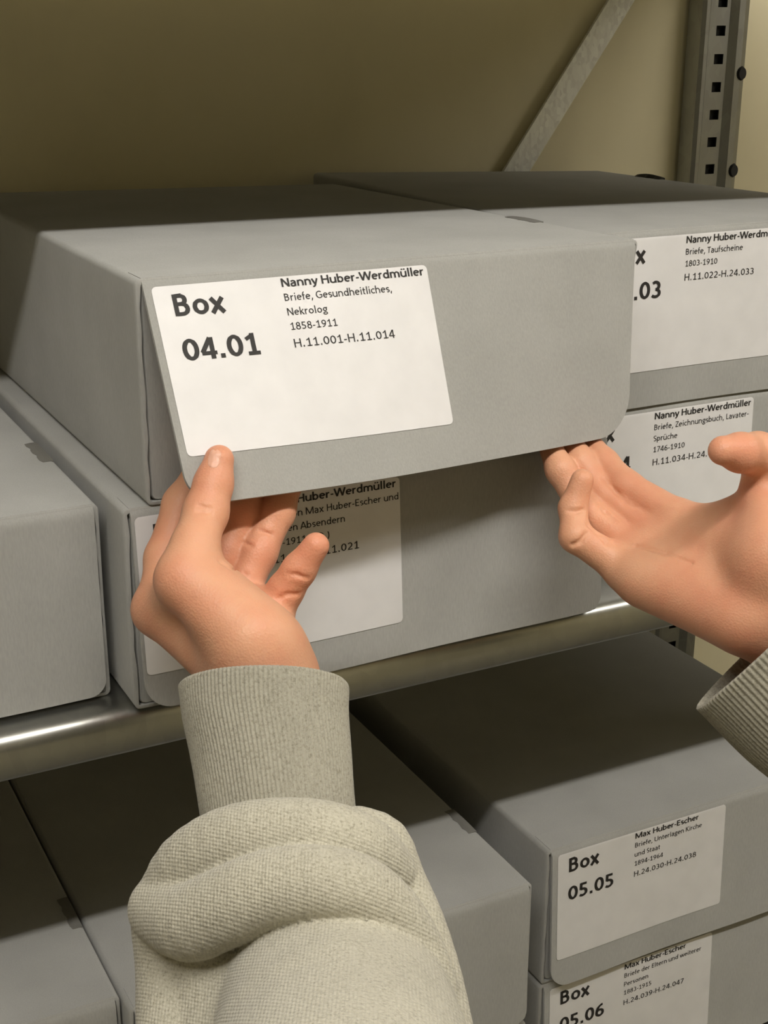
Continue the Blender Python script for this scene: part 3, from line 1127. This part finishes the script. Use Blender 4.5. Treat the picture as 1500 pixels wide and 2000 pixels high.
# sleeve on the left of the picture
ax0 = cam_axis(-.02, -1, .40)
def bulge(c, wdt, amt):
    return lambda a: amt * math.exp(-((math.atan2(math.sin(a - c), math.cos(a - c))) / wdt) ** 2)
SL = Hand()
SL.kj = .0004
P = SL.palm
core = [((548, 1598, .577), 29), ((565, 1660, .578), 31), ((590, 1740, .578), 35), ((636, 1850, .582), 42), ((657, 1960, .542), 44.5), ((666, 2100, .490), 46), ((680, 2330, .410), 48)]
for (a, ra), (b, rb) in zip(core, core[1:]):
    P.append((U(*a), U(*b), ra * mm, rb * mm, .004))
def roll(k, *q):
    A = np.array([list(U(*p[:3])) + [p[3] * mm] for p in q])
    out = []
    for i in range(len(A) - 1):
        p0, p1, p2, p3 = A[max(0, i - 1)], A[i], A[i + 1], A[min(len(A) - 1, i + 2)]
        for f in (0, .33, .67):
            out.append(.5 * ((2 * p1) + (-p0 + p2) * f + (2 * p0 - 5 * p1 + 4 * p2 - p3) * f * f + (-p0 + 3 * p1 - 3 * p2 + p3) * f ** 3))
    out.append(A[-1])
    SL.fingers.append(([o[:3] for o in out], [o[3] for o in out], k))
# gathered roll under the cuff
roll(.006, (318, 1745, .560, 10), (365, 1690, .553, 13), (440, 1648, .545, 14), (530, 1630, .541, 14), (630, 1634, .541, 14), (712, 1660, .545, 13), (762, 1700, .552, 10))
# right-hand edge of the gathered cloth, running down behind the second fold
roll(.005, (700, 1618, .562, 9), (752, 1645, .560, 10), (778, 1720, .560, 11), (812, 1810, .553, 12), (845, 1920, .540, 12), (868, 2040, .520, 12))
# broad second fold hanging over the forearm
roll(.002, (318, 1775, .556, 14), (372, 1800, .537, 15), (440, 1772, .527, 15), (520, 1738, .521, 14.5), (610, 1724, .518, 14), (695, 1736, .520, 13), (762, 1780, .525, 11.5), (815, 1850, .529, 10), (850, 1930, .527, 9))
# cloth behind, on the shaded side
roll(.006, (328, 1800, .562, 15), (342, 1880, .560, 16), (350, 1980, .548, 17), (360, 2100, .530, 18))
roll(.010, (430, 1850, .562, 24), (460, 2000, .545, 26), (480, 2150, .520, 28))
# shallow wrinkles on the forearm
roll(.010, (520, 2010, .500, 7), (640, 1985, .485, 8), (760, 2010, .494, 7))
sl = hand_object(SL, person, None, [], 'sleeve', M_KNIT, .0014)
cf = [
    (U(545, 1600, .572), ax0, .0318, .0295, Z0),
    (U(540, 1560, .575), ax0, .0322, .030, Z0),
    (U(530, 1480, .583), ax0, .0335, .031, Z0),
    (U(518, 1400, .591), ax0, .0352, .032, Z0),
    (U(516, 1350, .596), ax0, .0362, .033, Z0),
    (U(516, 1340, .597), ax0, .0358, .0325, Z0),
    (U(516, 1338, .597), ax0, .0345, .0310, Z0),
    (U(517, 1350, .596), ax0, .0335, .0300, Z0),
    (U(518, 1400, .591), ax0, .0325, .0295, Z0),
    (U(530, 1480, .583), ax0, .0310, .0285, Z0),
]
ring_tube('cuff', cf, 118 * 5, 60, M_RIB, sl, ribs=118, rib_h=.00032, wrinkle=.004, seed=5)

# sleeve on the right
axr = cam_axis(-.69, -.72, .17)
st = [
    (U(1662, 1438, .680), axr, .0410, .036, Z0),
    (U(1685, 1462, .680), axr, .0450, .040, Z0),
    (U(1730, 1505, .679), axr, .0520, .047, Z0),
    (U(1800, 1580, .672), axr, .0520, .048, Z0),
    (U(1920, 1700, .662), axr, .0530, .049, Z0),
]
sr = ring_tube('sleeve', st, 120, 40, M_KNIT, person, wrinkle=.01, seed=7)
cf = [
    (U(1672, 1448, .680), axr, .0405, .0355, Z0),
    (U(1590, 1370, .676), axr, .0425, .0360, Z0),
    (U(1512, 1284, .672), axr, .0440, .0362, Z0),
    (U(1494, 1264, .671), axr, .0445, .0362, Z0),
    (U(1490, 1260, .671), axr, .0438, .0355, Z0),
    (U(1491, 1261, .671), axr, .0425, .0342, Z0),
    (U(1512, 1284, .672), axr, .0418, .0338, Z0),
    (U(1590, 1370, .676), axr, .0405, .0332, Z0),
]
ring_tube('cuff', cf, 96 * 6, 60, M_RIB, sr, ribs=96, rib_h=.00042, wrinkle=.004, seed=9)
